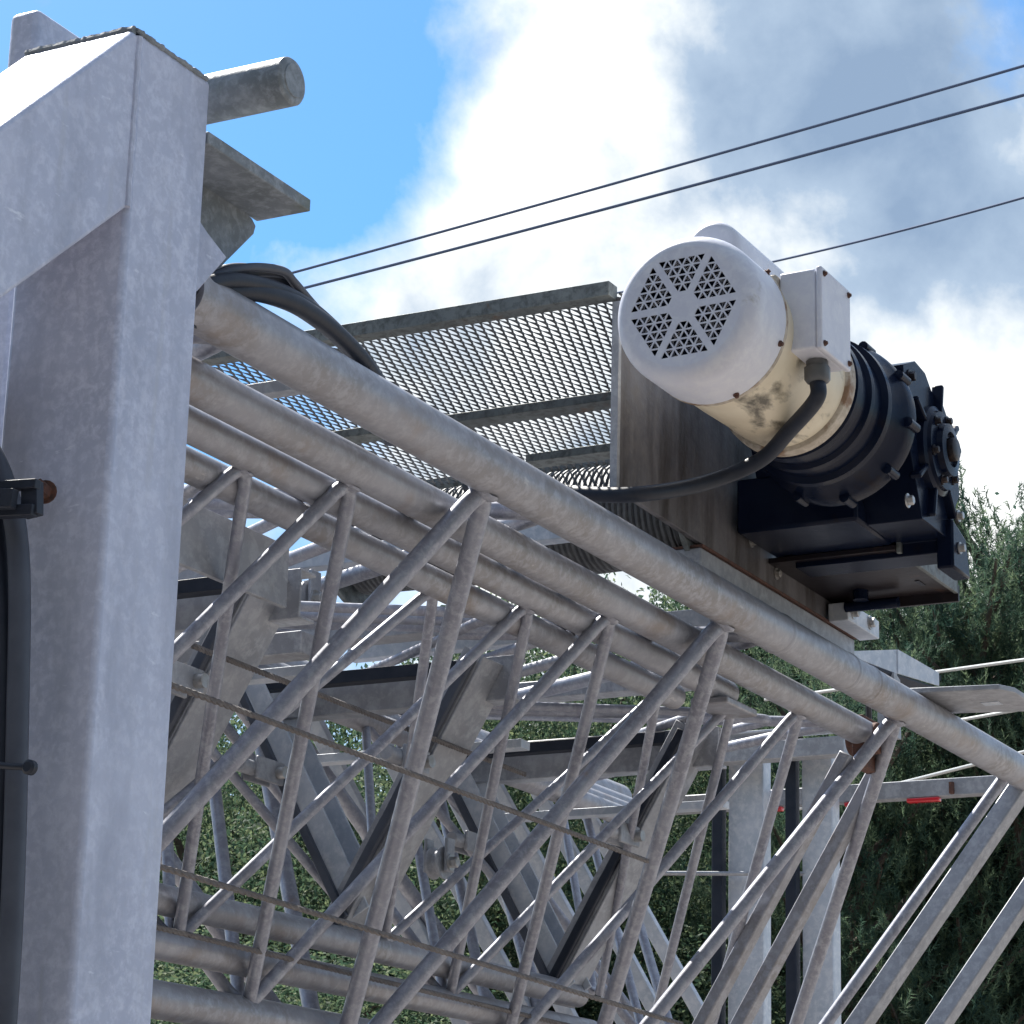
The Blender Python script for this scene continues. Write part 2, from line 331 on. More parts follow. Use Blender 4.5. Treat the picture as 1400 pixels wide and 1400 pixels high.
for si, sc in enumerate(SEC):
    t = thing('tower_section', sc['lab'], 'lattice tower', (2.3, YC, ZC), 'nested triangular tower sections')
    yz = {w: leg(w, d) for w, d in zip('ABC', sc['d'])}
    for w, xr in (('A', sc['xa']), ('B', sc['xb']), ('C', sc['xc'])):
        y, z = yz[w]; m = MB(); m.tube([(xr[0] + (xr[1] - xr[0]) * i / 12, y, z) for i in range(13)], sc['r'], 32)
        lg = m.build('leg', TUBE, t)
        e = MB(); e.lathe((xr[1], y, z), (1, 0, 0), [(0, sc['r'] * .8), (.006, sc['r'] * .78)], 24); e.build('leg_end', CHAN, lg)
    faces = [('A', 'C', sc['na'], 0), ('C', 'B', (2.3, 4.9), .5), ('A', 'B', (2.3, 4.55), .25)]
    for a, b, (xa, xb), ph in faces:
        ya, za_ = yz[a]; yb, zb = yz[b]
        d = Vector((0, yb - ya, zb - za_)).normalized(); r = sc['r']
        off = Vector((0, 0, 0))
        Aa = Vector((0, ya, za_)) + d * (r * .85); Bb = Vector((0, yb, zb)) - d * (r * .6)
        k0 = math.floor((xa - sc['ap']) / sc['bay']); x = sc['ap'] + k0 * sc['bay'] + ph * sc['bay'] * (1 if a != 'A' or b != 'C' else 0)
        while x < xb:
            h = sc['bay'] / 2
            if x > xa - .01:
                lo1 = max(x - h, 2.27)
                A_ = Vector((x, 0, 0)) + Aa
                P1 = Vector((x - h, 0, 0)) + Bb; P2 = Vector((x + h, 0, 0)) + Bb
                if P1.x < 2.26:
                    f = (x - 2.27) / h; P1 = A_ + (P1 - A_) * f if f > .05 else A_ + (P1 - A_) * .05
                m = MB(); m.tube(hairpin(P1, A_ - d * .013, P2, sc['rr']), sc['rr'], 14); rod = m.build('brace_rod', ROD, t)
                if si < 3 and a == 'A' and b == 'C':
                    wl = MB(); wl.lathe(A_, d, [(0, sc['rr'] * 1.75), (r * .13, sc['rr'] * 1.7), (r * .13 + .003, sc['rr'] * 1.45), (r * .13 + .007, sc['rr'] * 1.0)], 16); wl.v = [(a_ + random.gauss(0, .0007), b_ + random.gauss(0, .0007), c_ + random.gauss(0, .0007)) for a_, b_, c_ in wl.v]; wl.build('weld', ROD, rod)
            x += sc['bay']
    if si == 0:
        outer = t
        y, z = yz['A']
        for x0, wd in ((4.02, .012), (4.33, .010), (4.44, .006)):     # sleeves and weld rings on the long pipe
            MB().lathe((x0, y, z), (1, 0, 0), [(0, .034), (.004, .0355), (wd, .0355), (wd + .004, .034)], 32).build('weld_ring', TUBE, t)
        # lower-end bars: one rod and three square tubes
        d = (Vector((0,) + yz['C']) - Vector((0,) + yz['A'])).normalized()
        for x0, sq, w in ((5.30, 0, .0125), (5.42, 1, .040), (5.84, 1, .040)):
            A_ = Vector((x0, y, z)) + d * .026; B_ = A_ + d * .9 + Vector((-.27 if sq else -.33, 0, 0))
            if sq: MB().bar(A_, B_, w, w, turn(B_ - A_)).build('square_tube', CHAN, t, .003)
            else: MB().tube([A_, B_], w, 14).build('brace_rod', ROD, t)
        for x0, w in ((4.58, .026), (4.74, .028)):
            A_ = Vector((x0, y + .085, z - .10)); B_ = A_ + d * .95
            MB().bar(A_, B_, w, w, turn(B_ - A_)).build('square_tube', TUBE, t, .003)
        # flat lug with a slot, welded across the pipe
        zt = 1.088
        o = [(4.70, 1.70), (4.735, 1.497), (4.775, 1.478), (4.93, 1.478), (4.945, 1.50), (4.90, 1.70)]
        f = MB(); zz = Vector((0, 0, .011)); f.prism([(a, b, zt) for a, b in o], zz); f.build('flat_lug', CHAN, t, .002)
        MB().box(4.83, 4.86, 1.53, 1.565, zt - .0015, zt + .001).build('lug_slot', LCHAN, t)
    if si == 1:
        y, z = yz['A']
        br = MB(); br.box(4.62, 4.70, y - .012, y + .012, z - .07, z + .03); br.tube([(4.66, y - .03, z - .01), (4.66, y + .03, z - .01)], .03, 20); br.build('end_bracket', RUST, t, .003)
        MB().tube(spline([(4.60, y - .02, z + .05), (4.68, y, z + .07), (4.74, y + .02, z + .02), (4.74, y + .01, z - .03)]), .006, 8).build('end_wire', RUBBER, t)
    if si == 3:
        y, z = leg('A', .265); MB().bar((2.3, y, z - .03), (2.87, y, z - .03), .008, .085).build('guide_rail', CHAN, t, .001)
    if si == 2:
        y, z = yz['A']; MB().box(4.04, 4.17, y - .035, y + .035, z - .034, z - .0215).build('end_plate', TUBE, t, .003)
        bolt(t, (4.0, y - .018, z - .008), (0, -1, -.4), .009, .008, TUBE)

# ------------------------------------------------------------------ triangular guide frames round the nested sections
def channel(m, p, q, web, fl, th, nrm):        # C channel from p to q, web facing nrm
    p, q, n = Vector(p), Vector(q), Vector(nrm).normalized(); a = (q - p).normalized(); b = n.cross(a).normalized(); c = (p + q) / 2; l = (q - p).length / 2
    m.obox(c, a, b, n, l, web / 2, th / 2)
    for s in (-1, 1): m.obox(c + b * s * (web / 2 - th / 2) - n * (fl / 2 + th / 2), a, b, n, l, th / 2, fl / 2)
frames = [(2.905, .30, 'leftmost triangular channel guide frame seen between the upper lattice bars'),
          (3.50, .285, 'middle triangular channel guide frame behind the crossing rods'),
          (4.205, .245, 'rightmost triangular channel guide frame with a dark shade strip along its near leg')]
for fx, d0, lab in frames:
    t = thing('guide_frame', lab, 'steel frame', (fx, YC, ZC), 'triangular guide frames around the nested tower')
    A_, B_, C_ = (Vector((fx,) + leg(w, d0)) for w in 'ABC')
    nAC = Vector((0, -math.cos(math.pi / 6), -.5)); nCB = Vector((0, math.cos(math.pi / 6), -.5))
    C2 = C_ + (C_ - A_).normalized() * .02
    m = MB(); channel(m, A_, C2, .094, .035, .005, nAC); m.build('near_channel', CHAN, t, .0015)
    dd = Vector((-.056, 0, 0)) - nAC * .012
    MB().bar(A_ + dd + (C2 - A_) * .02, C2 + dd, .012, .016, nAC).build('dark_strip', RUBBER if fx > 4 else HOSEG, t, .002)  # dark bar standing in for the shadow gap inside the channel's flange
    m = MB(); channel(m, C_, B_, .07, .035, .005, nCB); m.build('far_channel', LCHAN, t, .0015)
    dd = Vector((-.05, 0, 0)); MB().bar(C_ + dd, B_ + dd, .010, .014, nCB).build('dark_strip', HOSEG, t, .002)  # the far channel's shadow gap, modelled as a dark bar too
    Zt = A_.z - .02
    m = MB(); channel(m, (fx + .02, A_.y - .02, Zt), (fx + .02, B_.y + .02, Zt), .07, .035, .005, (-1, 0, 0)); m.build('top_channel', CHAN, t, .0015)
    MB().bar((fx - .02, A_.y + .06, Zt + .012), (fx - .02, B_.y - .04, Zt + .012), .025, .02).build('slide_pad', RUBBER, t, .001)
    MB().bar((fx + .10, A_.y + .0, Zt - .09), (fx + .10, B_.y + .0, Zt - .09), .03, .014).build('flat_bar', LCHAN, t, .001)
    for (P_, Q_) in ((A_, C_), (B_, C_)):       # clevis and pin
        c = P_ + (Q_ - P_) * .42 + Vector((-.09, 0, 0)); 
        k = MB(); k.box(c.x - .045, c.x + .03, c.y - .016, c.y - .010, c.z - .018, c.z + .018); k.box(c.x - .045, c.x + .03, c.y + .010, c.y + .016, c.z - .018, c.z + .018)
        k.tube([c + Vector((-.075, 0, 0)), c + Vector((-.035, 0, 0))], .012, 14); k.build('clevis', CHAN, t, .002)
        MB().tube([c + Vector((.012, -.03, 0)), c + Vector((.012, .03, 0))], .010, 14).build('clevis_pin', BOLTM, t)

# ------------------------------------------------------------------ hoisting ropes along the tower
ropes = [((238, 938), (860, 1168), 1.80, 'upper wire rope slanting across the lattice from the post edge'),
         ((222, 1186), (905, 1392), 1.86, 'rusty wire rope crossing the lower lattice just above the bottom pipes'),
         ((215, 1268), (760, 1398), 2.07, 'lowest rusty wire rope lying close over the bottom pipe'),
         ((320, 905), (700, 1052), 1.95, 'short dark wire rope behind the first broad channel')]
for a, b, yy, lab in ropes:
    p, q = at(*a, Y=yy), at(*b, Y=yy + .02); p = p + (p - q) * .12; q = q + (q - p) * .05
    b_ = q - p; u = b_.orthogonal().normalized(); w_ = b_.normalized().cross(u); m = MB(); nn = 260
    for s in range(3):
        m.tube([p + b_ * (i / nn) + (u * math.cos(i * .9 + s * 2.094) + w_ * math.sin(i * .9 + s * 2.094)) * .0017 for i in range(nn + 1)], .0027, 5)
    tag(m.build('wire_rope', ROPED), lab, 'wire rope', 'hoisting ropes in the lattice')

# ------------------------------------------------------------------ winch frame
wf = thing('winch_mount', 'upright steel winch plate streaked with dirt behind the motor', 'steel plate', (3.9, 1.7, 1.12))
YW = 1.70
pl = [(3.499, 1.480), (3.499, 1.166), (4.19, 1.152), (4.47, 1.152), (4.47, 1.45), (4.2, 1.502)]
MB().prism([(x, YW, z) for x, z in pl], (0, .010, 0)).build('side_plate', PLATE, wf, .001)
MB().box(3.489, 3.4985, YW - .002, YW + .011, 1.166, 1.47).build('plate_flange', CHAN, wf, .001)
MB().box(3.80, 4.50, YW - .004, YW + .045, 1.096, 1.150).build('base_tube', CHAN, wf, .003)
MB().box(3.80, 4.50, YW - .008, YW + .05, 1.1505, 1.1545).build('base_flange', RUST, wf)
MB().box(4.36, 4.52, YW - .045, YW - .006, 1.152, 1.186).build('foot_block', LCHAN, wf, .002)
for x in (4.385, 4.47): bolt(wf, (x, YW - .045, 1.172), (0, -1, 0), .009, .008)
for x in (3.50, 4.10): MB().box(x, x + .03, 1.712, 2.55, 1.098, 1.130).build('cross_member', LCHAN, wf, .002)
for x, z in ((4.02, 1.216), (4.13, 1.186)): bolt(wf, (x, YW, z), (0, -1, 0), .007, .006)

# winch drum
dr = thing('winch_drum', 'winch drum wound with dark wire rope under the mesh guard', 'winch drum', (3.86, 2.05, 1.235))
c0 = Vector((3.86, 1.712, 1.235))
MB().lathe(c0, (0, 1, 0), [(0, .062), (.688, .062)], 36).build('drum_core', ROPE, dr)
for y in (1.715, 2.385): MB().lathe((3.86, y, 1.235), (0, 1, 0), [(0, .108), (.010, .108)], 40).build('drum_flange', ANGLE, dr, .001)
m = MB(); y = 1.73; hx = []
turns = 62; st = 22
for i in range(turns * st + 1):
    a = 2 * math.pi * i / st; rr = .083 + .004 * math.sin(i / 300.0)
    hx.append((3.86 + rr * math.cos(a), 1.734 + .64 * i / (turns * st), 1.235 + rr * math.sin(a)))
m.tube(hx, .0052, 6, False); m.build('rope_winding', ROPE, dr)

# mesh guard
mg = thing('mesh_guard', 'dark expanded metal guard panel between the big pipe and the motor', 'mesh guard', (3.9, 2.1, 1.5))
ZM = 1.486
X0m, X1m, Y0m, Y1m = 3.50, 4.30, 1.705, 2.62
m = MB(); PYm, HXm = .0080, .0235           # strands run along X as zigzags that touch their neighbours at the bonds
hw = .00165; hh = .0009
for i in range(int((Y1m - Y0m) / PYm) + 1):
    base = Y0m + i * PYm; pts = []
    for j in range(int((X1m - X0m) / HXm) + 1):
        s = 1 if (i + j) % 2 else -1; x = X0m + j * HXm; y = base + s * (PYm / 2 - hw * .5)
        pts.append((x - .0035, y, s)); pts.append((x + .0035, y, s))
    vs = []
    for (x, y, s) in pts:
        tz = hh * s
        vs += [(x, y - hw, ZM - tz), (x, y + hw, ZM + tz), (x, y + hw, ZM + tz - .0016), (x, y - hw, ZM - tz - .0016)]
    fs = []
    for k in range(len(pts) - 1):
        o = 4 * k
        for q in range(4): fs.append((o + q, o + (q + 1) % 4, o + 4 + (q + 1) % 4, o + 4 + q))
    m.add(vs, fs)
m.build('expanded_mesh', MESHM, mg, smooth=False)
MB().box(3.474, 3.505, 1.71, 2.66, 1.476, 1.500).build('front_angle', ANGLE, mg, .001)
MB().box(4.295, 4.33, 1.71, 2.66, 1.476, 1.500).build('rear_angle', ANGLE, mg, .001)
MB().box(3.508, 4.292, 2.63, 2.66, 1.476, 1.500).build('side_angle', MOSS, mg, .001)
for x, ya_, yb_ in ((3.905, 1.71, 2.625), (4.17, 1.95, 2.22)): MB().box(x, x + .045, ya_, yb_, 1.464, 1.480).build('cross_strap', ANGLE, mg, .001)
MB().box(3.62, 3.65, 2.30, 2.625, 1.458, 1.480).build('cross_strap', CHAN, mg, .001)

# ------------------------------------------------------------------ motor
YM, ZMt = 1.486, 1.350
mo = thing('electric_motor', 'cream white electric motor with triangular vent holes in its fan cover', 'motor', (3.6, YM, ZMt))
RF = .1145
def mt(x, y, z): return Vector((x, YM + y, ZMt + z))
# fan cover: rounded shell with a punched flat face
fc = MB(); seg = 64; prof = []
xf = 3.262
for k in range(9):
    a = k / 8 * math.pi / 2; prof.append((xf + .030 * (1 - math.cos(a)), RF - .0235 + .0235 * math.sin(a)))
prof.append((3.378, RF)); prof.append((3.378, RF - .003))
inner = [(x + .003, r - .003) for x, r in prof[:9]][::-1]
full = prof + inner
rot = math.radians(-2)
vs = []
for x, r in full:
    for k in range(seg):
        a = 2 * math.pi * k / seg; vs.append(mt(x, r * math.cos(a), r * math.sin(a)))
fs = [(i * seg + k, i * seg + (k + 1) % seg, (i + 1) * seg + (k + 1) % seg, (i + 1) * seg + k) for i in range(len(full) - 1) for k in range(seg)]
fc.add(vs, fs)
# flat punched face built with bmesh triangle fill between the disc edge and the holes
import bmesh
KH = .73; tri_out = []; rowh = .0134; shift = .0088; side = rowh * 2 / 3 ** .5; gap = .0019
for s6 in range(6):
    ang = math.radians(60 * s6 + 30 + 30) + rot
    ca, sa = math.cos(ang), math.sin(ang)
    for row in range(1, 5):
        for c in range(2 * row + 1):
            up = c % 2 == 0
            y0 = row * rowh; y1 = y0 + rowh; xl = (c - row) * side / 2
            if up: tri = [(xl, y0), (xl - side / 2, y1), (xl + side / 2, y1)]
            else: tri = [(xl - side / 2, y0), (xl + side / 2, y0), (xl, y1)]
            gx = sum(p[0] for p in tri) / 3; gy = sum(p[1] for p in tri) / 3; k = KH
            tri = [(gx + (p[0] - gx) * k, gy + (p[1] - gy) * k + shift) for p in tri]
            tri_out.append([(p[1] * ca - p[0] * sa, p[1] * sa + p[0] * ca) for p in tri])
def punched(xpos, rad):
    vs, fs = [], []
    def V2(p): vs.append(mt(xpos, p[0], p[1])); return len(vs) - 1
    corners = []
    for s6 in range(6):
        ang = math.radians(60 * s6 + 60) + rot; ca, sa = math.cos(ang), math.sin(ang)
        def T(p): return (p[0] * ca - (p[1] + shift) * sa, p[0] * sa + (p[1] + shift) * ca)
        for row in range(1, 5):
            for c in range(2 * row + 1):
                y0 = row * rowh; y1 = y0 + rowh; xl = (c - row) * side / 2
                tri = [(xl, y0), (xl - side / 2, y1), (xl + side / 2, y1)] if c % 2 == 0 else [(xl - side / 2, y0), (xl + side / 2, y0), (xl, y1)]
                gx = sum(p[0] for p in tri) / 3; gy = sum(p[1] for p in tri) / 3
                o = [V2(T(p)) for p in tri]; n_ = [V2(T((gx + (p[0] - gx) * KH, gy + (p[1] - gy) * KH))) for p in tri]
                for k in range(3): fs.append((o[k], o[(k + 1) % 3], n_[(k + 1) % 3], n_[k]))
        hw1, hw2 = side / 2, side * 5 / 2
        corners.append([T((hw1, rowh)), T((-hw1, rowh)), T((hw2, 5 * rowh)), T((-hw2, 5 * rowh))])
        # the trapezoid misses two slivers between the row ends and its straight flanks: none, the flanks are lattice lines
    cen = [V2(p) for c in corners for p in c[:2]]; fs.append(tuple(cen))
    for i in range(6):
        a, b = corners[i], corners[(i + 1) % 6]; fs.append(tuple(V2(p) for p in (a[1], a[3], b[2], b[0])))
    poly = [p for c in corners for p in (c[2], c[3])]
    angs = sorted([2 * math.pi * k / seg for k in range(seg)] + [math.atan2(p[1], p[0]) % (2 * math.pi) for p in poly])
    def hit(a):
        d = (math.cos(a), math.sin(a)); best = 0
        for i in range(12):
            p, q = poly[i], poly[(i + 1) % 12]; e = (q[0] - p[0], q[1] - p[1]); den = d[0] * e[1] - d[1] * e[0]
            if abs(den) < 1e-12: continue
            t = (p[0] * e[1] - p[1] * e[0]) / den; u = (p[0] * d[1] - p[1] * d[0]) / den
            if t > 0 and -1e-6 <= u <= 1 + 1e-6: best = max(best, t)
        return (d[0] * best, d[1] * best)
    hi = [V2(hit(a)) for a in angs]; ro = [V2((rad * math.cos(a), rad * math.sin(a))) for a in angs]
    for i in range(len(angs)):
        j_ = (i + 1) % len(angs); fs.append((hi[i], hi[j_], ro[j_], ro[i]))
    return vs, fs
pv, pf = punched(xf, RF - .0235); fc.add(pv, pf)
pv2, pf2 = punched(xf + .0012, RF - .0245); fc.add(pv2, pf2)
for t3 in tri_out:
    a = [mt(xf, *p) for p in t3] + [mt(xf + .0012, *p) for p in t3]; fc.add(a, [(0, 1, 4, 3), (1, 2, 5, 4), (2, 0, 3, 5)])
fcv = fc.build('fan_cover', WHITE, mo)
# fan and dark interior behind the holes
MB().lathe(mt(3.285, 0, 0), (1, 0, 0), [(0, .098), (.004, .098)], 40).build('fan_backing', BLACK, mo)
fb = MB(); fb.lathe(mt(3.30, 0, 0), (1, 0, 0), [(0, .03), (.012, .03), (.02, .09), (.028, .09)], 36)
for k in range(9):
    a = k * 2 * math.pi / 9; u = Vector((0, math.cos(a), math.sin(a))); fb.obox(mt(3.30, 0, 0) + u * .055, u, Vector((1, 0, 0)), u.cross(Vector((1, 0, 0))), .032, .015, .0015)
fb.build('fan', BLACKM, mo)
# body, end bell
body = MB(); body.lathe(mt(3.366, 0, 0), (1, 0, 0), [(0, .104), (.02, .1075), (.12, .1065), (.23, .103), (.234, .104), (.28, .103)], 56); body.build('motor_body', WHITE_WARM, mo)
MB().lathe(mt(3.64, 0, 0), (1, 0, 0), [(0, .102), (.004, .110), (.026, .111), (.030, .106), (.05, .105)], 56).build('end_flange', GRIME, mo, .001)
MB().lathe(mt(3.372, 0, 0), (1, 0, 0), [(0, RF - .003), (.0005, RF + .0005), (.008, RF + .0005), (.0085, .106)], 56).build('cover_lip', GRIME, mo)
for a in (200, 250, 140, 20): 
    u = Vector((0, math.cos(math.radians(a)), math.sin(math.radians(a)))); bolt(mo, mt(3.364, 0, 0) + u * RF, u, .0032, .003, RUST, 'screw')
# junction box on the near (-Y) side
jb = MB(); bx0, bx1 = 3.42, 3.535; by0, by1 = 1.334, 1.402; bz0, bz1 = 1.318, 1.443
jbo = jb.box(bx0, bx1, by0 + .010, by1, bz0, bz1).build('junction_box', WHITE, mo, .004, 3)
MB().box(bx0 - .002, bx1 + .002, by0, by0 + .0095, bz0 - .002, bz1 + .002).build('box_lid', WHITE, jbo, .003, 3)
for x in (bx0 + .008, bx1 - .008):
    for z in (bz0 + .008, bz1 - .008): bolt(jbo, (x, by0, z), (0, -1, 0), .003, .002, RUST, 'screw')
pad = MB(); pad.prism([(bx0 - .012, by1, bz0 - .006), (bx1 + .02, by1, bz0 - .006), (bx1 + .02, by1, bz1 - .004), (bx0 - .012, by1, bz1 - .004)], (0, .035, 0)); pad.build('box_pad', GRIME, mo, .004)
# capacitor cover on top of the body
cc = MB(); L0, L1 = 3.385, 3.60; cyc, czc, rc = .012, .140, .043; ring = []
def lo(x, sc_):
    o = []
    for k in range(20):
        a = math.pi * k / 19; o.append(mt(x, cyc + rc * sc_ * math.cos(a), czc + rc * sc_ * math.sin(a)))
    return o + [mt(x, cyc - rc * sc_, .07), mt(x, cyc + rc * sc_, .07)]
secs = [lo(L0, .72), lo(L0 + .003, .88), lo(L0 + .010, .98), lo(L0 + .02, 1), lo(L1 - .012, 1), lo(L1 - .003, .9), lo(L1, .75)]
vs = [p for s_ in secs for p in s_]; n = 22
fs = [(i * n + k, i * n + (k + 1) % n, (i + 1) * n + (k + 1) % n, (i + 1) * n + k) for i in range(6) for k in range(n)] + [tuple(range(n)), tuple(range(6 * n, 7 * n))]
cc.add(vs, fs).build('capacitor_cover', WHITE, mo)
gl = Vector((bx0 + .055, (by0 + by1) / 2 - .004, bz0))
g_ = MB(); g_.lathe(gl, (0, 0, -1), [(0, .0165), (.010, .0165), (.0101, .0195), (.03, .0195), (.034, .0165), (.036, .0125)], 10); g_.build('cable_gland', GLAND, mo, .001)

# power cable from the gland down and behind the big pipe
pc = MB(); e0 = gl + Vector((0, 0, -.03))
cp = [e0, e0 + Vector((0, .002, -.03)), at(1078, 590, Y=1.44), at(1045, 625, Y=1.50), at(1000, 648, Y=1.56), at(940, 666, Y=1.61), at(870, 676, Y=1.655), at(815, 676, Y=1.72), at(760, 672, Y=1.80), at(700, 668, Y=1.9), at(640, 664, Y=2.0)]
pc.tube(spline(cp, 12), .0122, 20)
tag(pc.build('power_cable', RUBBER), 'thick black power cable curving from the motor junction box to the winch', 'cable')

# ------------------------------------------------------------------ gearbox
gb = thing('gearbox', 'black gear reducer with ribbed round bell bolted behind the cream motor', 'gearbox', (4.2, YM, ZMt - .14))
MB().lathe(mt(3.672, 0, 0), (1, 0, 0), [(0, .106), (.004, .111), (.022, .112), (.026, .106), (.05, .108), (.054, .115), (.066, .116), (.070, .110), (.10, .114), (.104, .124),
    (.118, .125), (.122, .118), (.15, .122), (.170, .131), (.178, .134), (.205, .134), (.21, .120), (.26, .10)], 64).build('bell_housing', BLACK, gb)
for k in range(10):
    a = math.radians(36 * k + 8); u = Vector((0, math.cos(a), math.sin(a))); lg_ = MB(); lg_.lathe(mt(3.838, 0, 0) + u * .134, (1, 0, 0), [(0, .005), (.001, .0085), (.040, .0085), (.041, .005), (.046, .005)], 10); lg_.build('bell_lug', BLACK, gb)
hb = MB(); hs_ = []
ys, ye = -.105, .17
prof = [(-.150, -.02), (-.150, .10), (-.10, .152), (.02, .16), (.06, .15), (.15, .155), (.17, .1), (.175, .0), (.15, -.06), (.16, -.12), (.10, -.145), (-.05, -.14)]
pp = [(3.840 + .02 + (a + .15) * 1.0, b) for a, b in [(-.03, -.11), (-.10, .03), (-.11, .13), (-.05, .155), (.0, .15), (.03, .128), (.09, .12), (.13, .09), (.16, .05), (.165, -.02), (.13, -.06), (.135, -.10), (.17, -.13), (.17, -.135), (.10, -.135), (.10, -.112), (-.03, -.112)]]
MB().prism([(x, YM + ys, (ZMt - .028) + z) for x, z in pp], (0, ye - ys, 0)).build('gear_case', BLACK, gb, .008, 3)
# ribs, bearing cap, flange ears on the near face
Yf = YM + ys
MB().lathe((4.040, Yf + .002, (ZMt - .028) + .02), (0, -1, 0), [(0, .078), (.012, .076), (.016, .068), (.022, .066), (.024, .046), (.034, .044), (.036, .030), (.030, .028)], 40).build('bearing_cap', BLACK, gb)
MB().lathe((4.040, Yf - .029, (ZMt - .028) + .02), (0, -1, 0), [(0, .020), (.012, .020), (.014, .017)], 24).build('shaft_end', BLACKM, gb)
for k in range(6):
    a = math.radians(60 * k + 15); bolt(gb, (4.040 + .057 * math.cos(a), Yf - .021, (ZMt - .028) + .02 + .057 * math.sin(a)), (0, -1, 0), .006, .006, BLACKM)
for a in (35, 80, 150, 215, 255, 310):
    rb = MB(); a = math.radians(a); u = Vector((math.cos(a), 0, math.sin(a))); c = Vector((4.040, Yf - .004, (ZMt - .028) + .02)) + u * .098; rb.obox(c, u, Vector((0, 1, 0)), u.cross(Vector((0, 1, 0))), .026, .010, .005); rb.build('rib', BLACK, gb, .003)
for x, z in ((3.930, .118), (4.135, .085), (3.910, -.1), (4.140, -.105)): bolt(gb, (x, Yf, (ZMt - .028) + z), (0, -1, 0), .008, .008, BOLTM if z < 0 else BLACKM)
MB().box(3.93, 4.13, 1.475, 1.69, 1.2055, 1.30).build('bell_foot', BLACK, gb, .006)
MB().tube([(3.975, Yf + .05, ZMt + .09), (3.975, Yf + .05, ZMt + .125)], .011, 12).build('breather_plug', BLACK, gb, .002)
ea = MB(); ea.prism([(4.100, Yf - .012, (ZMt - .028) - .08), (4.170, Yf - .012, (ZMt - .028) - .10), (4.190, Yf - .012, (ZMt - .028) - .165), (4.100, Yf - .012, (ZMt - .028) - .165)], (0, .03, 0)); ea.build('foot', BLACK, gb, .004)
for x, z in ((4.125, -.070), (4.130, -.125)): bolt(gb, (x, YM - .118, ZMt - .028 + z), (0, -1, 0), .007, .007, BOLTM)
# shelf under the gearbox
sh = thing('gearbox_shelf', 'dark painted shelf plate under the gearbox with a folded lip', 'shelf', (4.25, 1.6, 1.2))
zs = 1.196
MB().box(4.095, 4.40, 1.470, 1.70, zs, zs + .009).build('shelf_plate', BLACKM, sh, .001)
MB().box(4.10, 4.40, 1.462, 1.4695, zs - .004, zs + .028).build('shelf_lip', ANGLE, sh, .001)
MB().box(4.4005, 4.408, 1.462, 1.70, zs - .018, zs + .012).build('rear_lip', BLACKM, sh, .001)
MB().box(4.19, 4.20, 1.460, 1.4615 + .035, zs + .03, zs + .095).build('bracket_ear', ANGLE, sh, .002)
bolt(sh, (4.19, 1.478, zs + .052), (-1, 0, 0), .008, .006, ANGLE)
m = MB(); m.tube([(4.33, 1.62, zs - .018), (4.33, 1.62, zs)], .014, 12); m.tube([(4.36, 1.66, zs - .02), (4.36, 1.56, zs - .02)], .010, 10); m.build('shelf_bolt', BLACK, sh)
for x, y in ((4.16, 1.53), (4.30, 1.50)): MB().box(x, x + .035, y, y + .008, zs - .0015, zs - .0003).build('bolt_slot', RUBBER, sh)

# ------------------------------------------------------------------ cable bundle over the pipe end
cb = thing('cable_bundle', 'loop of dark greenish hoses draped over the left end of the thick pipe', 'cables', (2.5, 1.66, 1.09))
def pth(l): return spline([at(x, y, Y=yy) for x, y, yy in l], 10)
MB().tube(pth([(255, 445, 1.66), (266, 412, 1.652), (295, 400, 1.648), (345, 398, 1.64), (395, 412, 1.64), (435, 436, 1.645), (470, 466, 1.652), (500, 500, 1.665), (525, 545, 1.70), (535, 600, 1.74)]), .0118, 18).build('hose', RUBBER, cb)
MB().tube(pth([(255, 405, 1.655), (295, 378, 1.65), (340, 366, 1.64), (385, 370, 1.636), (402, 386, 1.640), (424, 412, 1.652), (452, 444, 1.662), (478, 474, 1.67)]), .0055, 14).build('hose', HOSEG, cb)
MB().tube(pth([(262, 420, 1.67), (285, 385, 1.66), (320, 372, 1.655), (370, 376, 1.655), (400, 398, 1.66), (420, 425, 1.68)]), .0075, 14).build('hose', RUBBER, cb)
MB().tube(pth([(250, 430, 1.70), (290, 378, 1.69), (330, 366, 1.69), (375, 380, 1.69), (385, 400, 1.69)]), .006, 12).build('hose', RUBBER, cb)
MB().tube(pth([(250, 400, 1.64), (300, 384, 1.635), (345, 386, 1.635), (390, 400, 1.64), (430, 425, 1.648), (470, 462, 1.652), (500, 498, 1.66)]), .009, 14).build('hose', RUBBER, cb)
MB().tube(pth([(300, 392, 1.66), (345, 372, 1.65), (385, 374, 1.65), (400, 390, 1.655)]), .007, 12).build('hose', RUBBER, cb)

# ------------------------------------------------------------------ far frame, lights, hood
XF = 6.5
ff = thing('upright_gantry', 'pale galvanised upright frame with two posts and a crossbeam beyond the tower', 'steel frame', (XF, 2.66, GZ))
for px, wd in ((1020, .10), (1118, .085)):
    y = at(px, 1200, X=XF).y; m = MB(); channel(m, (XF, y, GZ), (XF, y, 1.40), wd, .05, .006, (-1, 0, 0)); m.build('post', LCHAN, ff, .002)
    MB().bar((XF - .02, y + wd / 2 + .02, GZ), (XF - .02, y + wd / 2 + .02, 1.36), .03, .03, (1, 0, 0)).build('dark_strip', RUBBER, ff, .002)
MB().box(XF + .07, XF + .11, 1.95, 3.1, 1.238, 1.285).build('crossbeam', CHAN, ff, .003)
MB().box(XF - .09, XF - .04, 2.45, 3.3, 1.335, 1.385).build('upper_rail', CHAN, ff, .003)
MB().box(XF - .09, XF - .0, 2.45, 3.3, 1.41, 1.416).build('rail_flange', LCHAN, ff, .001)
MB().tube([(XF - .1, 3.05, 1.05), (XF + .02, 2.52, 1.04)], .006, 8).build('tie_rod', CHAN, ff)
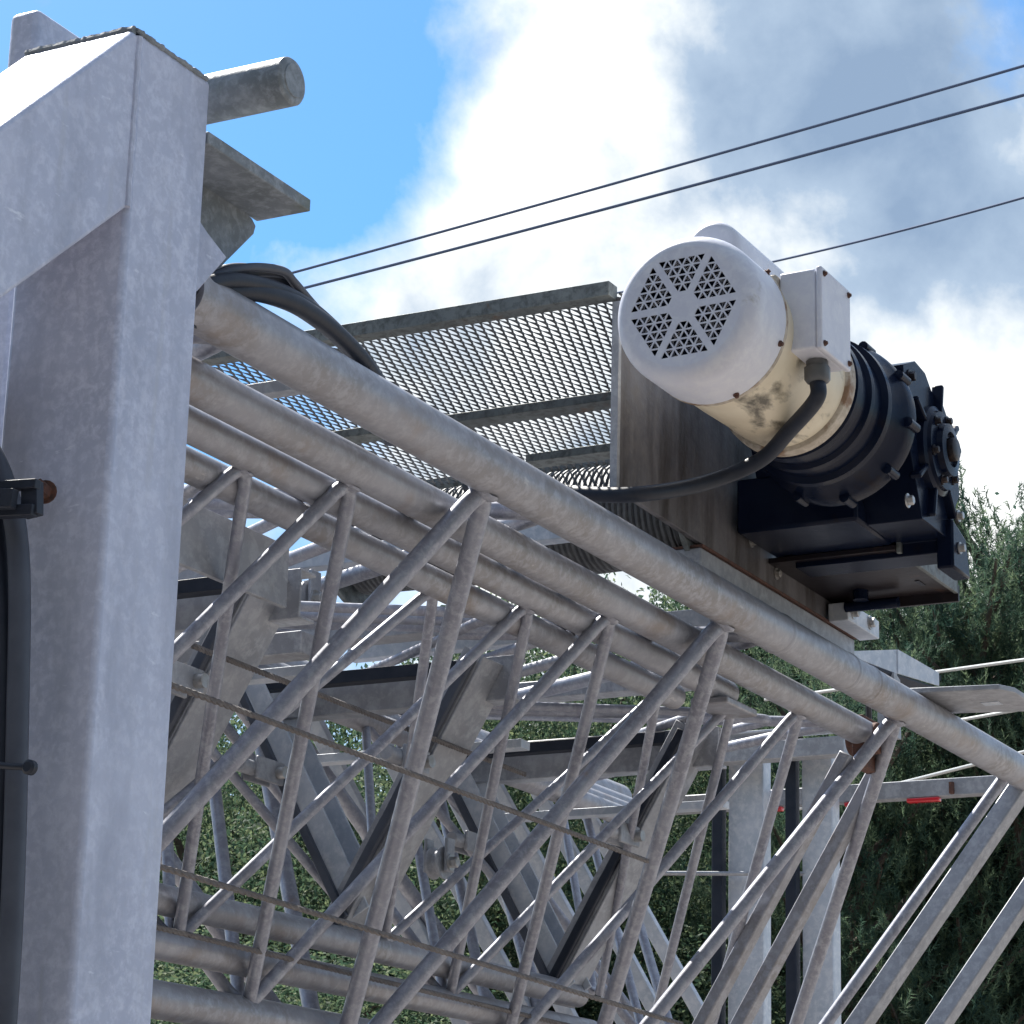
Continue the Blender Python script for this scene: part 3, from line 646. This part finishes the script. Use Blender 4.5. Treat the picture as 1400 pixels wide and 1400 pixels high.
for px in (1056, 1168, 1262): 
    y = at(px, 1097, X=XF + .07).y; w_ = .045 if px > 1200 else .028
    MB().box(XF + .066, XF + .088, y - w_, y + w_, 1.226, 1.2375).build('marker_light', RED, ff, .003)
MB().box(XF + .055, XF + .07, 2.205, 2.215, 1.242, 1.272).build('hinge_tab', RUST, ff)
hd = thing('sheet_metal_hood', 'open galvanised sheet metal hood behind the big pipe right of the gearbox', 'metal hood', (5.4, 2.0, 1.34))
P0, P1, P2, P3 = at(1168, 890, Y=2.0), at(1226, 888, Y=1.96), at(1282, 920, Y=1.93), at(1215, 927, Y=1.98)
m = MB(); zb = Vector((0, 0, .055))
m.prism([P0, P1, P1 - zb, P0 - zb * .25], (.004, .004, 0)); m.prism([P1 + Vector((0, 0, 0)), P2, P2 - zb * .55, P1 - zb], (0, -.003, 0)); m.build('hood_sheet', LCHAN, hd, smooth=False)
MB().prism([P0 - zb * .3, P1 - zb * 1.01, P2 - zb * .62, P3 - zb * .6], (0, 0, -.004)).build('hood_base', RUBBER, hd, smooth=False)
MB().bar(at(1205, 905, Y=2.02), at(1282, 928, Y=1.95), .02, .012).build('hood_rail', RUBBER, hd)
MB().box(P1.x - .02, P1.x + .02, P1.y - .0, P1.y + .04, 1.165, P1.z - .056).build('hood_stem', CHAN, hd)

# far broad channels on the right and the pale parallel lattice bars inside
fl = thing('rear_lattice_panel', 'pale slanting lattice bars deep inside the tower on its far side', 'lattice panel', (4.6, 2.6, .9))
d = (Vector((0,) + leg('C', .03)) - Vector((0,) + leg('B', 0))).normalized()
for i, x0 in enumerate((4.05, 4.30, 4.52, 4.75, 4.98, 5.2)):
    B_ = Vector((x0, *leg('B', -.05))); MB().bar(B_, B_ + d * 1.0 + Vector((.05 * (i % 2), 0, 0)), .03, .022, (1, 0, 0)).build('slanting_bar', LCHAN, fl, .002)
MB().bar((4.0, leg('B', -.08)[0], leg('B', -.08)[1]), (5.3, leg('B', -.08)[0], leg('B', -.08)[1]), .03, .03).build('rail', CHAN, fl, .002)

# hardware between the sections, upper left interior
hw_ = thing('pulley_block', 'pulley brackets and cross plates between the lattice sections at left', 'pulley', (3.3, 2.1, .95))
for (px, py, yy, rr) in ((415, 820, 2.2, .03), (300, 780, 2.25, .045), (285, 870, 2.3, .04), (880, 1035, 2.2, .03), (600, 1180, 2.1, .026)):
    c = at(px, py, Y=yy); sv = MB().lathe(c - Vector((0, .012, 0)), (0, 1, 0), [(0, rr), (.004, rr), (.009, rr * .78), (.015, rr * .78), (.02, rr), (.024, rr)], 28).build('sheave', CHAN, hw_)
    for q in (-.022, .016): MB().box(c.x - rr * .5, c.x + rr * .5, c.y + q, c.y + q + .006, c.z - rr * .6, c.z + rr * 1.5).build('cheek_plate', CHAN, hw_, .002)
    bolt(hw_, c - Vector((0, .022, 0)), (0, -1, 0), .009, .01)
for (a, b, yy) in (((230, 800), (330, 795), 2.3), ((240, 900), (420, 880), 2.35), ((350, 880), (580, 850), 2.5), ((700, 950), (1000, 925), 2.4)):
    p = at(*a, Y=yy); q = p + Vector((0, -(at(*b, Z=p.z) - p).length, 0)); MB().bar(p + Vector((0, .1, 0)), q, .05, .035).build('cross_plate', CHAN, hw_, .002)

# ------------------------------------------------------------------ wires in the sky
for (a, b, lab, r) in (((400, 373), (1400, 90), 'highest of the three dark overhead wires crossing the sky',   .0095),
                       ((415, 394), (1400, 130), 'middle dark overhead wire running just below the highest one', .0105),
                       ((1065, 356), (1400, 270), 'short lowest overhead wire leaving the top of the motor to the right', .0085)):
    p, q = ray(*a) * 19.0, ray(*b) * 16.5; dd = q - p; pts = []
    for i in range(41):
        t = -.9 + 2.8 * i / 40; s = p + dd * t; s.z += .05 * ((t - .5) ** 2 - .25); pts.append(s)
    m = MB(); m.tube(pts, r, 8); tag(m.build('overhead_wire', WIRE), lab, 'wire', 'overhead wires')
for (a, b, lab) in (((1285, 918), (1400, 902), 'bright thin guy wire level with the sheet metal hood'),
                    ((1310, 985), (1400, 969), 'bright thin guy wire just under the flat lug'),
                    ((1250, 1066), (1400, 1028), 'lowest bright guy wire crossing behind the thick pipe'),
                    ((1080, 952), (1180, 938), 'bright guy wire seen between the pipe and the hood')):
    p, q = ray(*a) * 8.2, ray(*b) * 8.0; dd = q - p; k = .35 if a[0] == 1080 else (1.1 if a[0] == 1250 else .2)
    m = MB(); m.tube([p - dd * k, p, q, q + dd * (9 if a[0] != 1080 else .3)], .0055, 8); tag(m.build('guy_wire', WIREW), lab, 'wire', 'bright guy wires at right')

# ------------------------------------------------------------------ trees
def raw_mesh(name, V, F, m, tone=None):
    me = bpy.data.meshes.new(name); V = np.asarray(V, dtype=np.float32); F = np.asarray(F, dtype=np.int32); k = F.shape[1]
    me.vertices.add(len(V)); me.vertices.foreach_set('co', V.ravel()); me.loops.add(F.size); me.loops.foreach_set('vertex_index', F.ravel())
    me.polygons.add(len(F)); me.polygons.foreach_set('loop_start', np.arange(0, F.size, k, dtype=np.int32)); me.update(calc_edges=True)
    if tone is not None:
        at_ = me.attributes.new('tone', 'FLOAT', 'FACE'); at_.data.foreach_set('value', np.asarray(tone, dtype=np.float32))
    me.materials.append(m); me.validate(); return me
def rv(n): 
    v = rng.normal(size=(n, 3)); return v / np.linalg.norm(v, axis=1, keepdims=True)
def pine(H, R, ntuft, seed):
    r_ = np.random.default_rng(seed); tw = MB()
    tw.tube([(0, 0, 0), (.05, .02, H * .35), (-.03, .05, H * .7), (0, 0, H * .98)], [H * .022, H * .017, H * .010, H * .002], 10)
    tips = []; tdir = []
    nb = 64
    for i in range(nb):
        z = H * (.16 + .80 * (i / nb) ** .9); a = i * 2.4 + r_.normal() * .3; f = 1 - (z / H - .16) / .84
        ln = R * (.30 + .85 * f ** .8) * (.75 + .45 * r_.random()); el = .15 + .75 * (1 - f) + r_.normal() * .1
        u = np.array([math.cos(a) * math.cos(el), math.sin(a) * math.cos(el), math.sin(el)])
        p0 = np.array([0, 0, z]); p1 = p0 + u * ln * .5; p2 = p0 + u * ln + np.array([0, 0, .12 * ln])
        tw.tube([p0, p1, p2], [H * .0065, H * .004, H * .0015], 5, False)
        k = max(8, int(ntuft * (ln / R) / nb * 1.35))
        for j in range(k):
            t = .25 + .75 * r_.random() ** .7; c = p0 + (p2 - p0) * t; sp = ln * .30 * (1.15 - t * .6)
            o = r_.normal(size=3) * sp * .6; o[2] *= .7; c = c + o; dd = u * .6 + np.array([0, 0, .8]) + r_.normal(size=3) * .45
            tips.append(c); tdir.append(dd / np.linalg.norm(dd))
    for j in range(14):
        tips.append(np.array([0, 0, H * (.9 + .1 * j / 13)]) + r_.normal(size=3) * .05); tdir.append(np.array([0, 0, 1.0]))
    tips = np.array(tips); tdir = np.array(tdir); n = len(tips); K = 28
    base = np.repeat(tips, K, 0); dd = np.repeat(tdir, K, 0) * .8 + r_.normal(size=(n * K, 3)) * .6
    dd /= np.linalg.norm(dd, axis=1, keepdims=True); ln = (.035 + .035 * r_.random((n * K, 1)))
    along = np.repeat(tdir, K, 0) * (r_.random((n * K, 1)) - .3) * .18; base = base + along
    sd_ = np.cross(dd, r_.normal(size=(n * K, 3))); sd_ /= np.linalg.norm(sd_, axis=1, keepdims=True); w = .0045
    V = np.stack([base - sd_ * w, base + sd_ * w, base + dd * ln], 1).reshape(-1, 3); F = np.arange(len(V)).reshape(-1, 3)
    cl_ = np.sin(tips[:, 0] * 5.1 + tips[:, 2] * 3.7) * np.sin(tips[:, 1] * 4.3 - tips[:, 2] * 4.9); tone = np.repeat(np.clip((r_.random(n) ** 2.2) * .7 + cl_ * .35, 0, 1), K)
    return raw_mesh('pine_crown', V, F, PINE, tone), tw
def broad(H, R, nleaf, seed, fill=None):
    r_ = np.random.default_rng(seed); tw = MB(); tw.tube([(0, 0, 0), (.04, 0, H * .3), (0, .05, H * .6)], [H * .025, H * .02, H * .01], 8)
    cl = []
    for i in range(34):
        a = r_.random() * 6.28; z = H * (.25 + .7 * r_.random()); f = math.sin(math.pi * min(1, max(.12, (z / H - .12) / .95))) ** .6; rad = R * f * (.35 + .65 * r_.random())
        c = np.array([math.cos(a) * rad, math.sin(a) * rad, z]); cl.append((c, R * (.2 + .18 * r_.random())))
        tw.tube([(0, 0, z * .55), c * .6 + np.array([0, 0, z * .3]), c], [H * .008, H * .005, H * .002], 5, False)
    idx = r_.integers(0, len(cl), nleaf); C = np.array([cl[i][0] for i in idx]); RR = np.array([cl[i][1] for i in idx])[:, None]
    v = r_.normal(size=(nleaf, 3)); v /= np.linalg.norm(v, axis=1, keepdims=True); P_ = C + v * RR * r_.random((nleaf, 1)) ** .4
    nrm = v + r_.normal(size=(nleaf, 3)) * .7; nrm /= np.linalg.norm(nrm, axis=1, keepdims=True)
    a = np.cross(nrm, r_.normal(size=(nleaf, 3))); a /= np.linalg.norm(a, axis=1, keepdims=True); b = np.cross(nrm, a); s = .010 + .012 * r_.random((nleaf, 1))
    V = np.stack([P_ - a * s, P_ + b * s * .5, P_ + a * s, P_ - b * s * .5], 1).reshape(-1, 3); F = np.arange(len(V)).reshape(-1, 4)
    tone = (r_.random(nleaf) ** 2.5) * .9
    return raw_mesh('leaf_crown', V, F, LEAF, tone), tw
pines = [pine(7.0, 2.1, 8000, 1), pine(7.0, 2.4, 8000, 2)]
broads = [broad(5.0, 1.7, 120000, 3), broad(5.0, 1.9, 120000, 4)]
def trunk_mesh(tw):
    o = tw.build('trunk', BARK); me = o.data; bpy.data.objects.remove(o); return me
pt = [trunk_mesh(p[1]) for p in pines]; bt = [trunk_mesh(p[1]) for p in broads]
def tree(kind, i, px, py, dist, label, H0, sc=None, rot=None):
    d = ray(px, py); p = d * dist; top = p.z - GZ; s = top / H0
    t = thing('pine_tree' if kind == 'p' else 'leafy_tree', label, 'tree', (p.x, p.y, GZ), 'pine trees behind the tower' if kind == 'p' else 'leafy trees behind the tower')
    cr, tr = (pines[i][0], pt[i]) if kind == 'p' else (broads[i][0], bt[i])
    for nm, me in (('trunk', tr), ('crown', cr)):
        o = bpy.data.objects.new(nm, me); COL.objects.link(o); o.parent = t
    t.scale = (sc or s, sc or s, s); t.rotation_euler = (0, 0, rot if rot is not None else random.random() * 6.28)
for k, (px, py, dist, lab) in enumerate([
    (1392, 628, 15.5, 'tallest pine tree rising at the right edge against the cloud'),
    (1318, 690, 14.5, 'pointed pine tree just right of the gearbox'),
    (1210, 745, 16.0, 'dense pine tree directly behind the gearbox shelf'),
    (1120, 800, 17.0, 'dark pine tree showing below the winch base tube'),
    (1480, 690, 15.0, 'pine tree cut off by the right edge of the picture'),
    (1270, 830, 14.5, 'nearer low pine filling the gap under the thick pipe end'),
    (1390, 800, 14, 'low pine behind the square tubes at the lower right'),
    (1010, 815, 18.0, 'pine tree seen through the lattice below the motor cable'),
    (1150, 880, 13.5, 'short pine tree behind the two pale upright posts'),
    (900, 830, 19.0, 'distant pine tree behind the middle of the big pipe')]):
    tree('p', k % 2, px, py, dist, lab, 7.65)
for k, (px, py, dist, lab) in enumerate([
    (860, 782, 17.0, 'pale leafy tree top showing between the big pipe and second pipe'),
    (740, 880, 15.0, 'leafy tree with yellowish leaves behind the middle guide frame'),
    (590, 875, 14.0, 'bright leafy tree seen in the gap left of the crossing rods'),
    (460, 960, 15.0, 'leafy tree behind the far pipes of the lattice'),
    (330, 1000, 13.0, 'leafy tree just right of the big post behind the tower'),
    (260, 1270, 10.0, 'sunlit leafy shrub under the lowest pipes beside the post'),
    (420, 1300, 11.0, 'sunlit leafy shrub at the bottom beside the first shrub'),
    (650, 1060, 13.0, 'low leafy tree behind the bottom middle of the lattice'),
    (180, 930, 16.0, 'leafy tree mostly hidden behind the big post')]):
    tree('b', k % 2, px, py, dist, lab, 5.0, sc=.85)
# far wood closing the view behind the single trees
n = 130000; n2 = 90000
t_ = rng.random(n); Pa, Pb = ray(60, 900) * 26, ray(1500, 760) * 24
x = Pa.x + (Pb.x - Pa.x) * (t_ * 1.6 - .3) + rng.normal(size=n) * .8; y = Pa.y + (Pb.y - Pa.y) * (t_ * 1.6 - .3) + rng.normal(size=n) * .8
topz = (4.6 + 1.35 * np.clip(t_ * 1.6 - .3, 0, 1)) + .5 * np.sin(t_ * 60) + .4 * np.sin(t_ * 23 + 1)
z = 1.0 + (topz - 1.0) * rng.random(n) ** .8
# unseen wood behind the viewer, added to block horizon light on the post
a2 = math.radians(95) + math.radians(190) * rng.random(n2); r2 = 13 + 1.2 * rng.normal(size=n2)
x = np.concatenate([x, r2 * np.cos(a2)]); y = np.concatenate([y, r2 * np.sin(a2)])
z = np.concatenate([z, GZ + (8.5 + 1.2 * np.sin(a2 * 17)) * rng.random(n2) ** .8]); n = n + n2; big = np.concatenate([np.zeros(n - n2), np.ones(n2)])[:, None]
P_ = np.stack([x, y, z], 1); nr = rv(n); a = np.cross(nr, rv(n)); a /= np.linalg.norm(a, axis=1, keepdims=True); b = np.cross(nr, a); s = (.022 + .024 * rng.random((n, 1))) * (1 + 4.0 * big)
V = np.stack([P_ - a * s, P_ + b * s * .6, P_ + a * s, P_ - b * s * .6], 1).reshape(-1, 3)
me = raw_mesh('far_wood', V, np.arange(len(V)).reshape(-1, 4), PINE, (rng.random(n) ** 3) * .6)
o = bpy.data.objects.new('far_wood', me); COL.objects.link(o); tag(o, 'dark green wood closing the view behind the nearer trees, plus unseen wood added behind the viewer', 'wood', kind='stuff')
